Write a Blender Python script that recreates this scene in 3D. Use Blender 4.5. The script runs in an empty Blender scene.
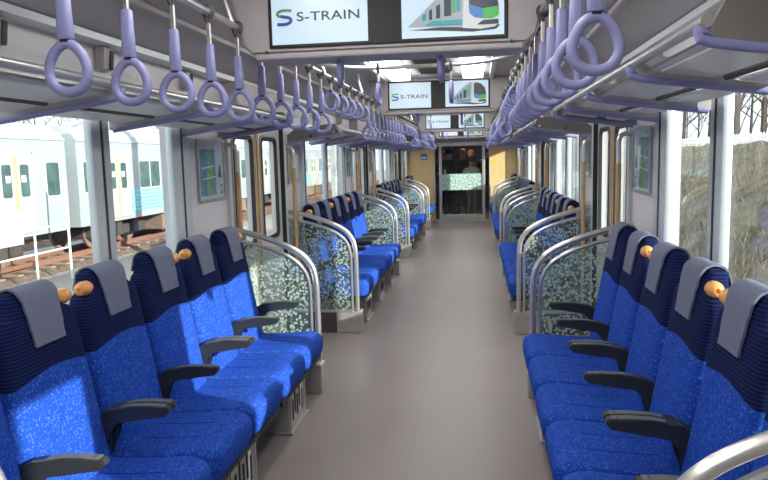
import bpy, bmesh, math, random
from mathutils import Vector, Matrix
random.seed(7)
S = bpy.context.scene
COL = S.collection
PI = math.pi

# ------------------------------------------------------------------ camera
F_PX, YAW, PITCH, ROLL = 679.4, 0.1383, 0.1192, -0.025
fw = Vector((-math.sin(YAW) * math.cos(PITCH), math.cos(YAW) * math.cos(PITCH), -math.sin(PITCH)))
rt = Vector((math.cos(YAW), math.sin(YAW), 0))
up = rt.cross(fw)
rt, up = (math.cos(ROLL) * rt + math.sin(ROLL) * up), (-math.sin(ROLL) * rt + math.cos(ROLL) * up)
cam = bpy.data.objects.new('camera', bpy.data.cameras.new('camera'))
COL.objects.link(cam)
cam.data.sensor_width = 36.0
cam.data.lens = F_PX / 768 * 36
cam.data.clip_start, cam.data.clip_end = 0.02, 400
cam.matrix_world = Matrix(((rt.x, up.x, -fw.x, 0.3622), (rt.y, up.y, -fw.y, 0.0), (rt.z, up.z, -fw.z, 1.5452), (0, 0, 0, 1)))
S.camera = cam

# ------------------------------------------------------------------ sky, sun, exposure
S.view_settings.view_transform = 'Standard'
S.view_settings.look = 'None'
S.view_settings.gamma = 1
S.view_settings.use_curve_mapping = False
S.view_settings.exposure = 0.53
world = bpy.data.worlds.new('sky'); S.world = world
world.use_nodes = True
bg = world.node_tree.nodes['Background']
bg.inputs[0].default_value = (0.86, 0.93, 1.0, 1)
bg.inputs[1].default_value = 1.35
sun = bpy.data.objects.new('sun', bpy.data.lights.new('sun', 'SUN'))
COL.objects.link(sun)
sun.data.energy = 6.5
sun.data.angle = 0.012
sun.data.color = (1.0, 0.94, 0.84)
sun.rotation_euler = Vector((-1.0, 0.55, -0.38)).to_track_quat('-Z', 'Y').to_euler()
S.cycles.max_bounces = 10
S.cycles.diffuse_bounces = 6
S.cycles.transparent_max_bounces = 24
S.cycles.sample_clamp_indirect = 8
S.cycles.use_denoising = True

# ------------------------------------------------------------------ materials
def rgb(r, g, b):
    f = lambda c: ((c / 255) / 12.92 if c / 255 <= 0.04045 else ((c / 255 + 0.055) / 1.055) ** 2.4)
    return (f(r), f(g), f(b), 1)

class NT:
    def __init__(self, name):
        self.m = bpy.data.materials.new(name); self.m.use_nodes = True
        self.t = self.m.node_tree; self.n = self.t.nodes
        self.p = self.n['Principled BSDF']; self.out = self.n['Material Output']
    def add(self, kind, **kw):
        n = self.n.new(kind)
        for k, v in kw.items(): setattr(n, k, v)
        return n
    def link(self, a, b): self.t.links.new(a, b)
    def coord(self, out='Object'): return self.add('ShaderNodeTexCoord').outputs[out]
    def ramp(self, src, stops, interp='LINEAR'):
        r = self.add('ShaderNodeValToRGB'); r.color_ramp.interpolation = interp
        e = r.color_ramp.elements
        while len(e) < len(stops): e.new(0.5)
        for el, (p, c) in zip(e, stops): el.position = p; el.color = c
        self.link(src, r.inputs[0]); return r.outputs[0]
    def math(self, op, a, b=None, c=None):
        m = self.add('ShaderNodeMath', operation=op)
        for i, v in enumerate((a, b, c)):
            if v is None: continue
            if isinstance(v, (int, float)): m.inputs[i].default_value = v
            else: self.link(v, m.inputs[i])
        return m.outputs[0]
    def mix(self, fac, a, b):
        m = self.add('ShaderNodeMix', data_type='RGBA')
        for i, v in ((0, fac), (6, a), (7, b)):
            if isinstance(v, (int, float, tuple)): m.inputs[i].default_value = v
            else: self.link(v, m.inputs[i])
        return m.outputs[2]
    def noise(self, scale, detail=3, src=None, rough=0.5):
        n = self.add('ShaderNodeTexNoise'); n.inputs['Scale'].default_value = scale
        n.inputs['Detail'].default_value = detail; n.inputs['Roughness'].default_value = rough
        self.link(src if src is not None else self.coord(), n.inputs['Vector']); return n.outputs[0]
    def schlick(self, r0, k):
        lw = self.add('ShaderNodeLayerWeight'); lw.inputs[0].default_value = 0.5
        return self.math('MULTIPLY_ADD', self.math('POWER', lw.outputs['Facing'], 5.0), k, r0)
    def bump(self, h, strength=0.2, dist=0.01):
        b = self.add('ShaderNodeBump'); b.inputs['Strength'].default_value = strength
        b.inputs['Distance'].default_value = dist
        self.link(h, b.inputs['Height']); self.link(b.outputs[0], self.p.inputs['Normal'])

def mat(name, col, rough=0.5, metal=0.0, var=0.06, scale=6.0, bump=0.0, bscale=200, spec=0.5, emit=0):
    t = NT(name)
    dark = tuple(c * (1 - var) for c in col[:3]) + (1,)
    lite = tuple(min(1, c * (1 + var)) for c in col[:3]) + (1,)
    c = t.ramp(t.noise(scale), [(0.3, dark), (0.7, lite)])
    t.link(c, t.p.inputs['Base Color'])
    t.p.inputs['Roughness'].default_value = rough
    t.p.inputs['Metallic'].default_value = metal
    t.p.inputs['Specular IOR Level'].default_value = spec
    if bump: t.bump(t.noise(bscale), bump, 0.002)
    if emit:
        t.link(c, t.p.inputs['Emission Color']); t.p.inputs['Emission Strength'].default_value = emit
    return t.m

def glass_mat(name, tint=(0.93, 0.97, 0.97, 1), rough=0.02):
    t = NT(name); t.n.remove(t.p)
    tr = t.add('ShaderNodeBsdfTransparent'); tr.inputs[0].default_value = tint
    gl = t.add('ShaderNodeBsdfGlossy'); gl.inputs['Roughness'].default_value = rough
    mx = t.add('ShaderNodeMixShader')
    t.link(t.schlick(0.02, 0.45), mx.inputs[0]); t.link(tr.outputs[0], mx.inputs[1]); t.link(gl.outputs[0], mx.inputs[2])
    t.link(mx.outputs[0], t.out.inputs[0]); return t.m

def pattern_glass(name, col, scale=44, cover=0.40, film=0.08):
    """clear glass printed with small pale petals"""
    t = NT(name); t.n.remove(t.p)
    v = t.add('ShaderNodeTexVoronoi'); v.inputs['Scale'].default_value = scale
    co = t.coord(); t.link(co, v.inputs['Vector'])
    m1 = t.math('LESS_THAN', v.outputs['Distance'], cover)
    v2 = t.add('ShaderNodeTexVoronoi'); v2.inputs['Scale'].default_value = scale * 1.9
    t.link(co, v2.inputs['Vector'])
    m2 = t.math('GREATER_THAN', v2.outputs['Distance'], 0.24)
    mask = t.math('MAXIMUM', t.math('MULTIPLY', m1, m2), film)
    tr = t.add('ShaderNodeBsdfTransparent'); tr.inputs[0].default_value = (0.90, 0.95, 0.93, 1)
    gl = t.add('ShaderNodeBsdfGlossy'); gl.inputs['Roughness'].default_value = 0.04
    mx = t.add('ShaderNodeMixShader')
    t.link(t.schlick(0.03, 0.4), mx.inputs[0]); t.link(tr.outputs[0], mx.inputs[1]); t.link(gl.outputs[0], mx.inputs[2])
    df = t.add('ShaderNodeBsdfDiffuse'); df.inputs[0].default_value = col
    tl = t.add('ShaderNodeBsdfTranslucent'); tl.inputs[0].default_value = col
    md = t.add('ShaderNodeMixShader'); md.inputs[0].default_value = 0.35
    t.link(df.outputs[0], md.inputs[1]); t.link(tl.outputs[0], md.inputs[2])
    fin = t.add('ShaderNodeMixShader'); t.link(mask, fin.inputs[0])
    t.link(mx.outputs[0], fin.inputs[1]); t.link(md.outputs[0], fin.inputs[2])
    t.link(fin.outputs[0], t.out.inputs[0]); return t.m

def fabric_nodes(t, co):
    v = t.add('ShaderNodeTexVoronoi'); v.inputs['Scale'].default_value = 92; t.link(co, v.inputs['Vector'])
    fleck = t.ramp(v.outputs['Distance'], [(0.0, (1, 1, 1, 1)), (0.30, (0.65, 0.65, 0.65, 1)), (0.45, (0, 0, 0, 1))])
    n = t.noise(46, 4, co, 0.7)
    f = t.math('MULTIPLY', fleck, t.ramp(n, [(0.32, (0, 0, 0, 1)), (0.60, (1, 1, 1, 1))]))
    base = t.mix(n, (0.010, 0.045, 0.30, 1), (0.015, 0.075, 0.44, 1))
    return t.mix(f, base, (0.075, 0.185, 0.62, 1))

def make_cushion_fabric():
    t = NT('blue_cushion_fabric'); co = t.coord()
    sx = t.add('ShaderNodeSeparateXYZ'); t.link(co, sx.inputs[0])
    ax = t.math('ABSOLUTE', sx.outputs[0])
    seam = t.math('LESS_THAN', t.math('ABSOLUTE', t.math('SUBTRACT', ax, 0.075)), 0.0035)
    rng = t.math('MULTIPLY', t.math('GREATER_THAN', sx.outputs[1], -0.08), t.math('LESS_THAN', sx.outputs[1], 0.17))
    c = t.mix(t.math('MULTIPLY', seam, rng), fabric_nodes(t, co), (0.006, 0.018, 0.12, 1))
    t.link(c, t.p.inputs['Base Color']); t.p.inputs['Roughness'].default_value = 0.85
    t.p.inputs['Sheen Weight'].default_value = 0.0
    t.p.inputs['Specular IOR Level'].default_value = 0.12
    t.bump(t.noise(420, 2, co), 0.25, 0.003); return t.m

def make_back_fabric():
    t = NT('blue_and_navy_backrest_fabric'); co = t.coord()
    sx = t.add('ShaderNodeSeparateXYZ'); t.link(co, sx.inputs[0])
    w = t.add('ShaderNodeTexWave', wave_type='BANDS', bands_direction='Z')
    w.inputs['Scale'].default_value = 26; w.inputs['Distortion'].default_value = 0.6; w.inputs['Detail'].default_value = 1
    t.link(co, w.inputs['Vector'])
    navy = t.mix(t.math('POWER', w.outputs[1], 3.0), (0.004, 0.007, 0.038, 1), (0.010, 0.022, 0.11, 1))
    arc = t.math('MULTIPLY_ADD', t.math('MULTIPLY', sx.outputs[0], sx.outputs[0]), -0.7, 0.872)
    top = t.math('GREATER_THAN', sx.outputs[2], arc)
    side = t.math('GREATER_THAN', t.math('ABSOLUTE', sx.outputs[0]), 0.30)
    c = t.mix(t.math('MAXIMUM', top, side), fabric_nodes(t, co), navy)
    t.link(c, t.p.inputs['Base Color']); t.p.inputs['Roughness'].default_value = 0.85
    t.p.inputs['Sheen Weight'].default_value = 0.0
    t.p.inputs['Specular IOR Level'].default_value = 0.12
    t.bump(t.noise(420, 2, co), 0.25, 0.003); return t.m

def make_floor_mat():
    t = NT('grey_vinyl_floor'); co = t.coord()
    n = t.noise(2.2, 3, co); n2 = t.noise(160, 2, co)
    c = t.mix(n, rgb(142, 131, 128), rgb(156, 145, 142))
    c = t.mix(t.math('MULTIPLY', n2, 0.35), c, rgb(120, 110, 108))
    sx = t.add('ShaderNodeSeparateXYZ'); t.link(co, sx.inputs[0])
    j = t.math('LESS_THAN', t.math('ABSOLUTE', sx.outputs[0]), 0.002)
    c = t.mix(t.math('MULTIPLY', j, 0.2), c, rgb(95, 88, 86))
    t.link(c, t.p.inputs['Base Color']); t.p.inputs['Roughness'].default_value = 0.38
    t.p.inputs['Specular IOR Level'].default_value = 0.45
    t.bump(n2, 0.05, 0.002); return t.m

def make_wood(name, a, b, rough=0.45):
    t = NT(name); co = t.coord()
    mp = t.add('ShaderNodeMapping'); mp.inputs['Scale'].default_value = (14, 14, 1.2); t.link(co, mp.inputs[0])
    n = t.noise(2.4, 5, mp.outputs[0], 0.6)
    t.link(t.ramp(n, [(0.3, a), (0.7, b)]), t.p.inputs['Base Color'])
    t.p.inputs['Roughness'].default_value = rough; return t.m

def ground_mat(name, a, b, c, s1, s2, bump=0.6, rough=0.95):
    t = NT(name); co = t.coord()
    n = t.noise(s1, 6, co, 0.65); n2 = t.noise(s2, 4, co, 0.7)
    col = t.ramp(n, [(0.25, a), (0.5, b), (0.75, c)])
    col = t.mix(t.math('MULTIPLY', n2, 0.5), col, a)
    t.link(col, t.p.inputs['Base Color']); t.p.inputs['Roughness'].default_value = rough
    t.p.inputs['Specular IOR Level'].default_value = 0.1
    t.bump(n2, bump, 0.05); return t.m

MT = {
    'wall': mat('grey_white_wall_panel', rgb(205, 203, 207), 0.42, var=0.03, scale=3),
    'cove': mat('warm_grey_ceiling_panel', rgb(172, 167, 169), 0.45, var=0.03, scale=2),
    'ceil': mat('white_ceiling_panel', rgb(226, 224, 224), 0.35, var=0.03, scale=2),
    'alu': mat('silver_window_frame', rgb(206, 212, 216), 0.35, 0.25, var=0.04),
    'steel': mat('brushed_stainless', rgb(186, 184, 181), 0.36, 0.55, var=0.08, scale=12),
    'chrome': mat('polished_tube', rgb(214, 212, 208), 0.28, 0.85, var=0.04),
    'door': mat('pale_door_leaf', rgb(208, 206, 203), 0.36, 0.15, var=0.03),
    'beige': mat('beige_edge_strip', rgb(196, 164, 116), 0.5),
    'rubber': mat('dark_rubber', rgb(38, 38, 42), 0.6),
    'black': mat('black_plastic', rgb(20, 20, 22), 0.45),
    'arm': mat('charcoal_armrest', rgb(46, 48, 49), 0.42, var=0.1),
    'lav': mat('lavender_plastic', rgb(140, 142, 190), 0.32, var=0.05),
    'cover': mat('grey_headrest_cloth', rgb(104, 109, 130), 0.8, var=0.06, scale=30, bump=0.15, bscale=500),
    'grip': mat('amber_wood_grip', rgb(226, 160, 92), 0.4, var=0.15, scale=40),
    'cushion': make_cushion_fabric(), 'back': make_back_fabric(),
    'floor': make_floor_mat(),
    'glass': glass_mat('window_glass'),
    'pglass': pattern_glass('petal_printed_glass', (0.46, 0.56, 0.52, 1)),
    'band': pattern_glass('petal_printed_band', (0.66, 0.84, 0.76, 1), 26, 0.55, 0.45),
    'house': mat('monitor_housing', rgb(172, 166, 167), 0.45, var=0.03),
    'screen': mat('lit_screen', (0.34, 0.43, 0.50, 1), 0.3, var=0.02, emit=0.75),
    'ink': mat('dark_slate_print', (0.035, 0.05, 0.075, 1), 0.4),
    'green': mat('green_print', (0.10, 0.36, 0.10, 1), 0.4), 'blue': mat('blue_print', (0.02, 0.07, 0.32, 1), 0.4),
    'teal': mat('teal_print', (0.04, 0.42, 0.48, 1), 0.4), 'lime': mat('lime_print', (0.08, 0.55, 0.12, 1), 0.4),
    'silverp': mat('silver_print', (0.42, 0.50, 0.56, 1), 0.4), 'whitep': mat('white_print', (0.72, 0.76, 0.78, 1), 0.4),
    'skyp': mat('sky_blue_print', (0.05, 0.24, 0.60, 1), 0.4),
    'wood': make_wood('pale_oak_panel', rgb(206, 172, 116), rgb(224, 194, 140)),
    'polewood': mat('tan_anti_slip_sleeve', rgb(190, 156, 116), 0.5),
    'led': mat('led_diffuser', (1.0, 0.97, 0.92, 1), 0.5, var=0.01, emit=5.0),
    'grille': mat('dark_grille', rgb(70, 68, 68), 0.6),
    'paper': mat('poster_paper', rgb(204, 208, 216), 0.6, var=0.05, scale=20),
    'mapblue': mat('poster_blue', rgb(96, 146, 178), 0.6, var=0.25, scale=30),
    'mapgreen': mat('poster_green', rgb(140, 172, 100), 0.6, var=0.35, scale=40),
    'yellow': mat('yellow_vinyl', rgb(236, 196, 40), 0.5),
    'signblue': mat('blue_sticker', rgb(40, 120, 200), 0.5),
    'bracket': mat('grey_bracket_plate', rgb(122, 116, 114), 0.5, var=0.04),
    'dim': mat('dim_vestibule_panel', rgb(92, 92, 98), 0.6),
}

# ------------------------------------------------------------------ mesh helpers
def box(bm, x0, x1, y0, y1, z0, z1, mi=0):
    v = [bm.verts.new((x, y, z)) for z in (z0, z1) for y in (y0, y1) for x in (x0, x1)]
    for q in ((0, 2, 3, 1), (4, 5, 7, 6), (0, 1, 5, 4), (2, 6, 7, 3), (0, 4, 6, 2), (1, 3, 7, 5)):
        bm.faces.new([v[i] for i in q]).material_index = mi

def rbox(bm, x0, x1, y0, y1, z0, z1, r=0.01, seg=2, mi=0):
    b = bmesh.new(); box(b, x0, x1, y0, y1, z0, z1, mi)
    bmesh.ops.bevel(b, geom=b.edges[:], offset=r, segments=seg, affect='EDGES', profile=0.5)
    merge(bm, b)

def merge(bm, b):
    me = bpy.data.meshes.new('tmp'); b.to_mesh(me); b.free(); bm.from_mesh(me); bpy.data.meshes.remove(me)

def loft(bm, rings, cap=True, closed=False, mi=0):
    vs = [[bm.verts.new(p) for p in r] for r in rings]
    n = len(vs[0]); m = len(vs)
    for i in range(m if closed else m - 1):
        a, b = vs[i], vs[(i + 1) % m]
        for j in range(n):
            bm.faces.new((a[j], a[(j + 1) % n], b[(j + 1) % n], b[j])).material_index = mi
    if cap and not closed:
        bm.faces.new(vs[0][::-1]).material_index = mi; bm.faces.new(vs[-1]).material_index = mi

def tube(bm, pts, r, seg=10, closed=False, mi=0, r2=None):
    pts = [Vector(p) for p in pts]; n = len(pts); rings = []
    nrm = None
    for i, p in enumerate(pts):
        if closed: t = pts[(i + 1) % n] - pts[i - 1]
        else: t = pts[min(i + 1, n - 1)] - pts[max(i - 1, 0)]
        t.normalize()
        if nrm is None:
            nrm = t.orthogonal() if abs(t.y) > 0.99 or closed is False else Vector((0, 1, 0))
            if closed: nrm = Vector((0, 1, 0)) if abs(t.y) < 0.9 else Vector((1, 0, 0))
        nrm = (nrm - t * nrm.dot(t)).normalized()
        bi = t.cross(nrm)
        rr = r(i / (n - 1)) if callable(r) else r
        rb = r2 if r2 else rr
        rings.append([p + nrm * rr * math.cos(2 * PI * k / seg) + bi * rb * math.sin(2 * PI * k / seg) for k in range(seg)])
    loft(bm, rings, True, closed, mi)

def smooth_path(pts, k=5):
    """Catmull-Rom through the given points"""
    P = [Vector(p) for p in pts]; out = []
    for i in range(len(P) - 1):
        a, b, c, d = P[max(i - 1, 0)], P[i], P[i + 1], P[min(i + 2, len(P) - 1)]
        for s in range(k):
            t = s / k
            out.append(0.5 * ((2 * b) + (c - a) * t + (2 * a - 5 * b + 4 * c - d) * t * t + (3 * b - a - 3 * c + d) * t ** 3))
    out.append(P[-1]); return out

def prism(bm, poly, axis, a, b, mi=0):
    """extrude a 2-D polygon along an axis; poly coords are the other two axes in x,y,z order"""
    def P(u, v, w): return {'x': (w, u, v), 'y': (u, w, v), 'z': (u, v, w)}[axis]
    loft(bm, [[P(u, v, a) for u, v in poly], [P(u, v, b) for u, v in poly]], mi=mi)

def rrect(u0, u1, v0, v1, r, k=4):
    out = []
    for cu, cv, a0 in ((u1 - r, v1 - r, 0), (u0 + r, v1 - r, PI / 2), (u0 + r, v0 + r, PI), (u1 - r, v0 + r, 1.5 * PI)):
        for i in range(k + 1):
            a = a0 + PI / 2 * i / k; out.append((cu + r * math.cos(a), cv + r * math.sin(a)))
    return out

def mesh(name, bm, mats, smooth=False, angle=40):
    bmesh.ops.recalc_face_normals(bm, faces=bm.faces[:])
    me = bpy.data.meshes.new(name); bm.to_mesh(me); bm.free()
    for m in (mats if isinstance(mats, (list, tuple)) else [mats]): me.materials.append(MT[m] if isinstance(m, str) else m)
    if smooth:
        me.polygons.foreach_set('use_smooth', [True] * len(me.polygons))
        me.set_sharp_from_angle(angle=math.radians(angle))
    return me

def link(name, me, parent=None, loc=None, rot=None, kind=None, label=None, cat=None, group=None):
    o = bpy.data.objects.new(name, me); COL.objects.link(o)
    if parent is not None: o.parent = parent
    if loc is not None: o.location = loc
    if rot is not None: o.rotation_euler = rot
    if kind: o['kind'] = kind
    if label: o['label'] = label
    if cat: o['category'] = cat
    if group: o['group'] = group
    return o

def obj(name, bm, mats, parent=None, smooth=False, **kw):
    return link(name, mesh(name, bm, mats, smooth), parent, **kw)

def mk(fn, *a, **k):
    bm = bmesh.new(); fn(bm, *a, **k); return bm

def thing(name, label, cat, loc=(0, 0, 0), rot=(0, 0, 0), group=None, kind=None):
    return link(name, None, None, loc, rot, kind, label, cat, group)

def kids(parent, bm, name, mats, smooth=False, label=None):
    """a part whose mesh is given in world coordinates, under a thing that is not rotated"""
    o = obj(name, bm, mats, parent, smooth)
    if label: o['label'] = label
    o.location = -parent.location if parent.parent is None else Vector((0, 0, 0))
    return o

ORD = 'first second third fourth fifth sixth seventh eighth ninth tenth eleventh twelfth'.split()
SIDE = {-1: 'left', 1: 'right'}
WX = 1.32                                        # inner face of the side walls
DOORS = [0.42, 5.12, 9.72, 14.30]                # door centres along the car
NEAR = [1.34, 5.87, 10.50, 15.06]                # near partition of each bay
FAR = [4.37, 8.93, 13.50]                        # far partition of each bay
WINS = [(1.75, 3.58, 2.78, 2.93), (6.48, 8.36, 7.35, 7.50), (11.10, 12.95, 11.95, 12.10), (15.45, 16.22, None, None)]
ZW0, ZW1, ZD1, YEND, YREAR = 0.80, 1.86, 1.90, 16.37, -1.6

# ------------------------------------------------------------------ structure
fl = thing('floor', 'grey brown vinyl aisle floor of the carriage', None, kind='structure')
kids(fl, mk(box, -1.42, 1.42, YREAR, YEND, -0.06, 0), 'vinyl_floor', 'floor')
for c in DOORS:
    for s in (-1, 1):
        kids(fl, mk(box, min(s * 1.16, s * 1.33), max(s * 1.16, s * 1.33), c - 0.65, c + 0.65, 0.0, 0.006), 'door_threshold', 'steel')

def wall_segments():
    """(y0, y1, list of (z0, z1)) solid pieces"""
    cuts = []
    for c in DOORS: cuts.append((c - 0.65, c + 0.65, 0.0, ZD1))
    for w in WINS: cuts.append((w[0], w[1], ZW0, ZW1))
    cuts.sort(); out = []; y = YREAR
    for a, b, z0, z1 in cuts:
        out.append((y, a, 0, 2.12))
        if z0 > 0: out.append((a, b, 0, z0))
        out.append((a, b, z1, 2.12)); y = b
    out.append((y, YEND, 0, 2.12)); return out
for s in (-1, 1):
    w = thing('wall_' + SIDE[s], 'pale grey %s side wall of the carriage with windows and doors' % SIDE[s], None, kind='structure')
    bm = bmesh.new()
    for a, b, z0, z1 in wall_segments(): box(bm, min(s * WX, s * 1.37), max(s * WX, s * 1.37), a, b, z0, z1)
    kids(w, bm, 'wall_panel', 'wall')
    kids(w, mk(box, min(s * 1.225, s * 1.33), max(s * 1.225, s * 1.33), YREAR, YEND, 2.075, 2.105), 'ceiling_joint_strip', 'alu')
    for c in DOORS:                                # door pocket posts
        for e in (-1, 1):
            y = c + e * 0.675
            kids(w, mk(rbox, min(s * 1.295, s * 1.325), max(s * 1.295, s * 1.325), y - 0.025, y + 0.025, 0.0, 1.92, 0.006), 'door_post', 'alu')
            kids(w, mk(box, min(s * 1.30, s * 1.345), max(s * 1.30, s * 1.345), c + e * 0.645 - 0.006, c + e * 0.645 + 0.006, 0.0, 1.92), 'door_seal', 'rubber')
        kids(w, mk(rbox, min(s * 1.20, s * 1.33), max(s * 1.20, s * 1.33), c - 0.72, c + 0.72, 1.92, 2.08, 0.015), 'door_header', 'cove')

cl = thing('ceiling', 'warm grey white coved ceiling of the carriage', None, kind='structure')
prof = [(1.42, 2.10), (1.24, 2.105), (1.05, 2.17), (0.82, 2.265), (0.60, 2.295), (0.42, 2.30)]
for s in (-1, 1):
    po = [(s * x, z) for x, z in prof] + [(s * x, z + 0.05) for x, z in reversed(prof)]
    kids(cl, mk(prism, po, 'y', YREAR, YEND), 'cove_panel', 'cove', True)
kids(cl, mk(box, -0.43, 0.43, YREAR, YEND, 2.305, 2.36), 'centre_panel', 'ceil')
for s in (-1, 1):
    kids(cl, mk(rbox, s * 0.50 - 0.02, s * 0.50 + 0.02, YREAR, YEND - 0.01, 2.27, 2.30, 0.006), 'ceiling_rib', 'alu')
    kids(cl, mk(rbox, s * 0.98 - 0.012, s * 0.98 + 0.012, YREAR, YEND - 0.01, 2.175, 2.20, 0.005), 'ceiling_rib', 'cove')
# ventilation grille slats down the middle
sl = mesh('grille_slat', mk(box, -0.13, 0.13, -0.011, 0.011, -0.014, 0), 'grille')
bl = mesh('grille_base', mk(box, -0.16, 0.16, -0.62, 0.62, -0.004, 0), 'cove')
for y0 in (3.75, 5.6, 8.2, 9.7, 12.6):
    g = link('ventilation_grille', bl, cl, (0, y0, 2.305))
    for i in range(26): link('grille_slat', sl, g, (0, -0.6 + i * 0.048, -0.004))
# recessed lamp strips
LED = [(-1.2, 2.55), (3.15, 6.35), (7.1, 11.2), (11.9, 15.4)]
for i, (a, b) in enumerate(LED):
    for s in (-1, 1):
        t = thing('ceiling_light', 'long white ceiling light strip, %s from the camera, %s of the grille' % (ORD[i], SIDE[s]), 'light', (s * 0.33, (a + b) / 2, 2.305), group='ceiling light strips')
        obj('diffuser', mk(rbox, -0.09, 0.09, a - (a + b) / 2, b - (a + b) / 2, -0.055, 0, 0.012), 'led', t)
        for e in (-1, 1): obj('light_rim', mk(box, e * 0.10 - 0.008, e * 0.10 + 0.008, a - (a + b) / 2, b - (a + b) / 2, -0.006, 0), 'alu', t)

link('wall_rear', mesh('wall_rear', mk(box, -1.42, 1.42, YREAR - 0.06, YREAR, -0.06, 2.36), 'wall'), kind='structure', label='plain wall closing the carriage behind the camera')

# end wall with glazed door
we = thing('wall_end', 'end wall of the carriage with pale oak panels beside a glazed door', None, kind='structure')
for s in (-1, 1):
    a, b = sorted((s * 0.66, s * 1.42))
    kids(we, mk(box, a, b, YEND, YEND + 0.05, 0, 1.80), 'oak_panel', 'wood')
    a, b = sorted((s * 0.55, s * 0.645))
    kids(we, mk(box, a, b, YEND + 0.015, YEND + 0.027, 0.05, 1.80), 'side_pane', 'glass')
    kids(we, mk(rbox, s * 0.652 - 0.014, s * 0.652 + 0.014, YEND - 0.012, YEND + 0.05, 0, 1.80, 0.004), 'panel_edge', 'steel')
kids(we, mk(rbox, -1.42, 1.42, YEND - 0.03, YEND + 0.05, 1.80, 1.90, 0.008), 'lintel', 'alu')
kids(we, mk(box, -1.42, 1.42, YEND, YEND + 0.05, 1.895, 2.36), 'header_panel', 'cove')
kids(we, mk(box, -0.66, 0.66, YEND - 0.01, YEND + 0.05, 0, 0.05), 'sill', 'steel')
kids(we, mk(prism, rrect(-0.98, -0.82, 1.49, 1.63, 0.02), 'y', YEND - 0.004, YEND), 'blue_notice', 'signblue')
kids(we, mk(prism, rrect(-0.965, -0.835, 1.52, 1.56, 0.01), 'y', YEND - 0.006, YEND - 0.004), 'notice_stripe', 'whitep')
kids(we, mk(prism, rrect(0.72, 0.80, 1.38, 1.46, 0.01), 'y', YEND - 0.004, YEND), 'yellow_notice', 'yellow')
dr = thing('door_9', 'glazed end door with mint petal band and steel posts', None, kind='structure')
for s in (-1, 1): kids(dr, mk(rbox, s * 0.51 - 0.035, s * 0.51 + 0.035, YEND - 0.02, YEND + 0.04, 0.05, 1.80, 0.008), 'door_post', 'steel')
kids(dr, mk(box, -0.475, 0.475, YEND + 0.005, YEND + 0.015, 0.16, 1.80), 'pane', 'glass')
kids(dr, mk(box, -0.475, 0.475, YEND - 0.002, YEND + 0.004, 0.755, 1.14), 'petal_band', 'band')
kids(dr, mk(rbox, -0.475, 0.475, YEND - 0.01, YEND + 0.03, 0.05, 0.17, 0.006), 'kick_plate', 'steel')
kids(dr, mk(tube, [(-0.40, YEND - 0.05, 0.80), (-0.40, YEND - 0.05, 1.25)], 0.012), 'handle', 'chrome', True)

# vestibule beyond the glazed door
ve = thing('wall_vestibule', 'dim vestibule of the next carriage behind the glazed door', None, kind='structure')
kids(ve, mk(box, -1.42, 1.42, YEND + 0.05, 21.5, -0.06, 0), 'vestibule_floor', 'floor')
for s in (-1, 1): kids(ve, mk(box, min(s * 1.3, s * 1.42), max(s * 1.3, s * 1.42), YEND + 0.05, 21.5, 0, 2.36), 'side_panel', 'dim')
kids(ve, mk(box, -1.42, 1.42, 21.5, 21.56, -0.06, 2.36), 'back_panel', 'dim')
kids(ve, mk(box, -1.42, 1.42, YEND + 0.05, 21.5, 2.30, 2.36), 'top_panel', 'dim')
vl = thing('vestibule_fill_light', 'added square fill light over the people beyond the glass door', 'light', (0, 18.4, 2.30))  # added fill light, brightens the figures behind the glass
obj('diffuser', mk(rbox, -0.15, 0.15, -0.15, 0.15, -0.03, 0, 0.008), mat('vestibule_fill_glow', (1, 0.95, 0.88, 1), emit=26.0), vl)
obj('light_rim', mk(box, -0.17, 0.17, -0.17, 0.17, -0.012, 0), 'alu', vl)

# ------------------------------------------------------------------ windows
nwin = 0
for s in (-1, 1):
    for i, (a, b, m0, m1) in enumerate(WINS):
        nwin += 1
        w = thing('window_%d' % nwin, '%s window of the %s bay in silver frames' % (SIDE[s], ORD[i]), None, (s * WX, (a + b) / 2, ZW0), kind='structure')
        def xx(p, q): return sorted((s * p, s * q))
        x0, x1 = xx(1.292, 1.335)
        bays = [(a, m0), (m1, b)] if m0 else [(a, b)]
        edges = [(a - 0.10, a + 0.035)] + ([(m0, m1)] if m0 else []) + [(b - 0.01, b + 0.215 if i < 3 else b + 0.05)]
        for p, q in edges:
            kids(w, mk(rbox, x0, x1, p, q, ZW0 - 0.02, ZW1 + 0.03, 0.012, 2), 'frame_post', 'alu', True)
            c = (p + q) / 2
            gx0, gx1 = xx(1.287, 1.295)
            kids(w, mk(box, gx0, gx1, c - 0.006, c + 0.006, ZW0, ZW1), 'blind_groove', 'grille')
        kids(w, mk(rbox, x0, x1, a, b, ZW0 - 0.03, ZW0 + 0.03, 0.01), 'sill', 'alu', True)
        kids(w, mk(rbox, x0, x1, a, b, ZW1 - 0.03, ZW1 + 0.04, 0.01), 'head_rail', 'alu', True)
        for p, q in bays:
            g0, g1 = xx(1.322, 1.328)
            kids(w, mk(box, g0, g1, p, q, ZW0, ZW1), 'pane', 'glass')

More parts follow.
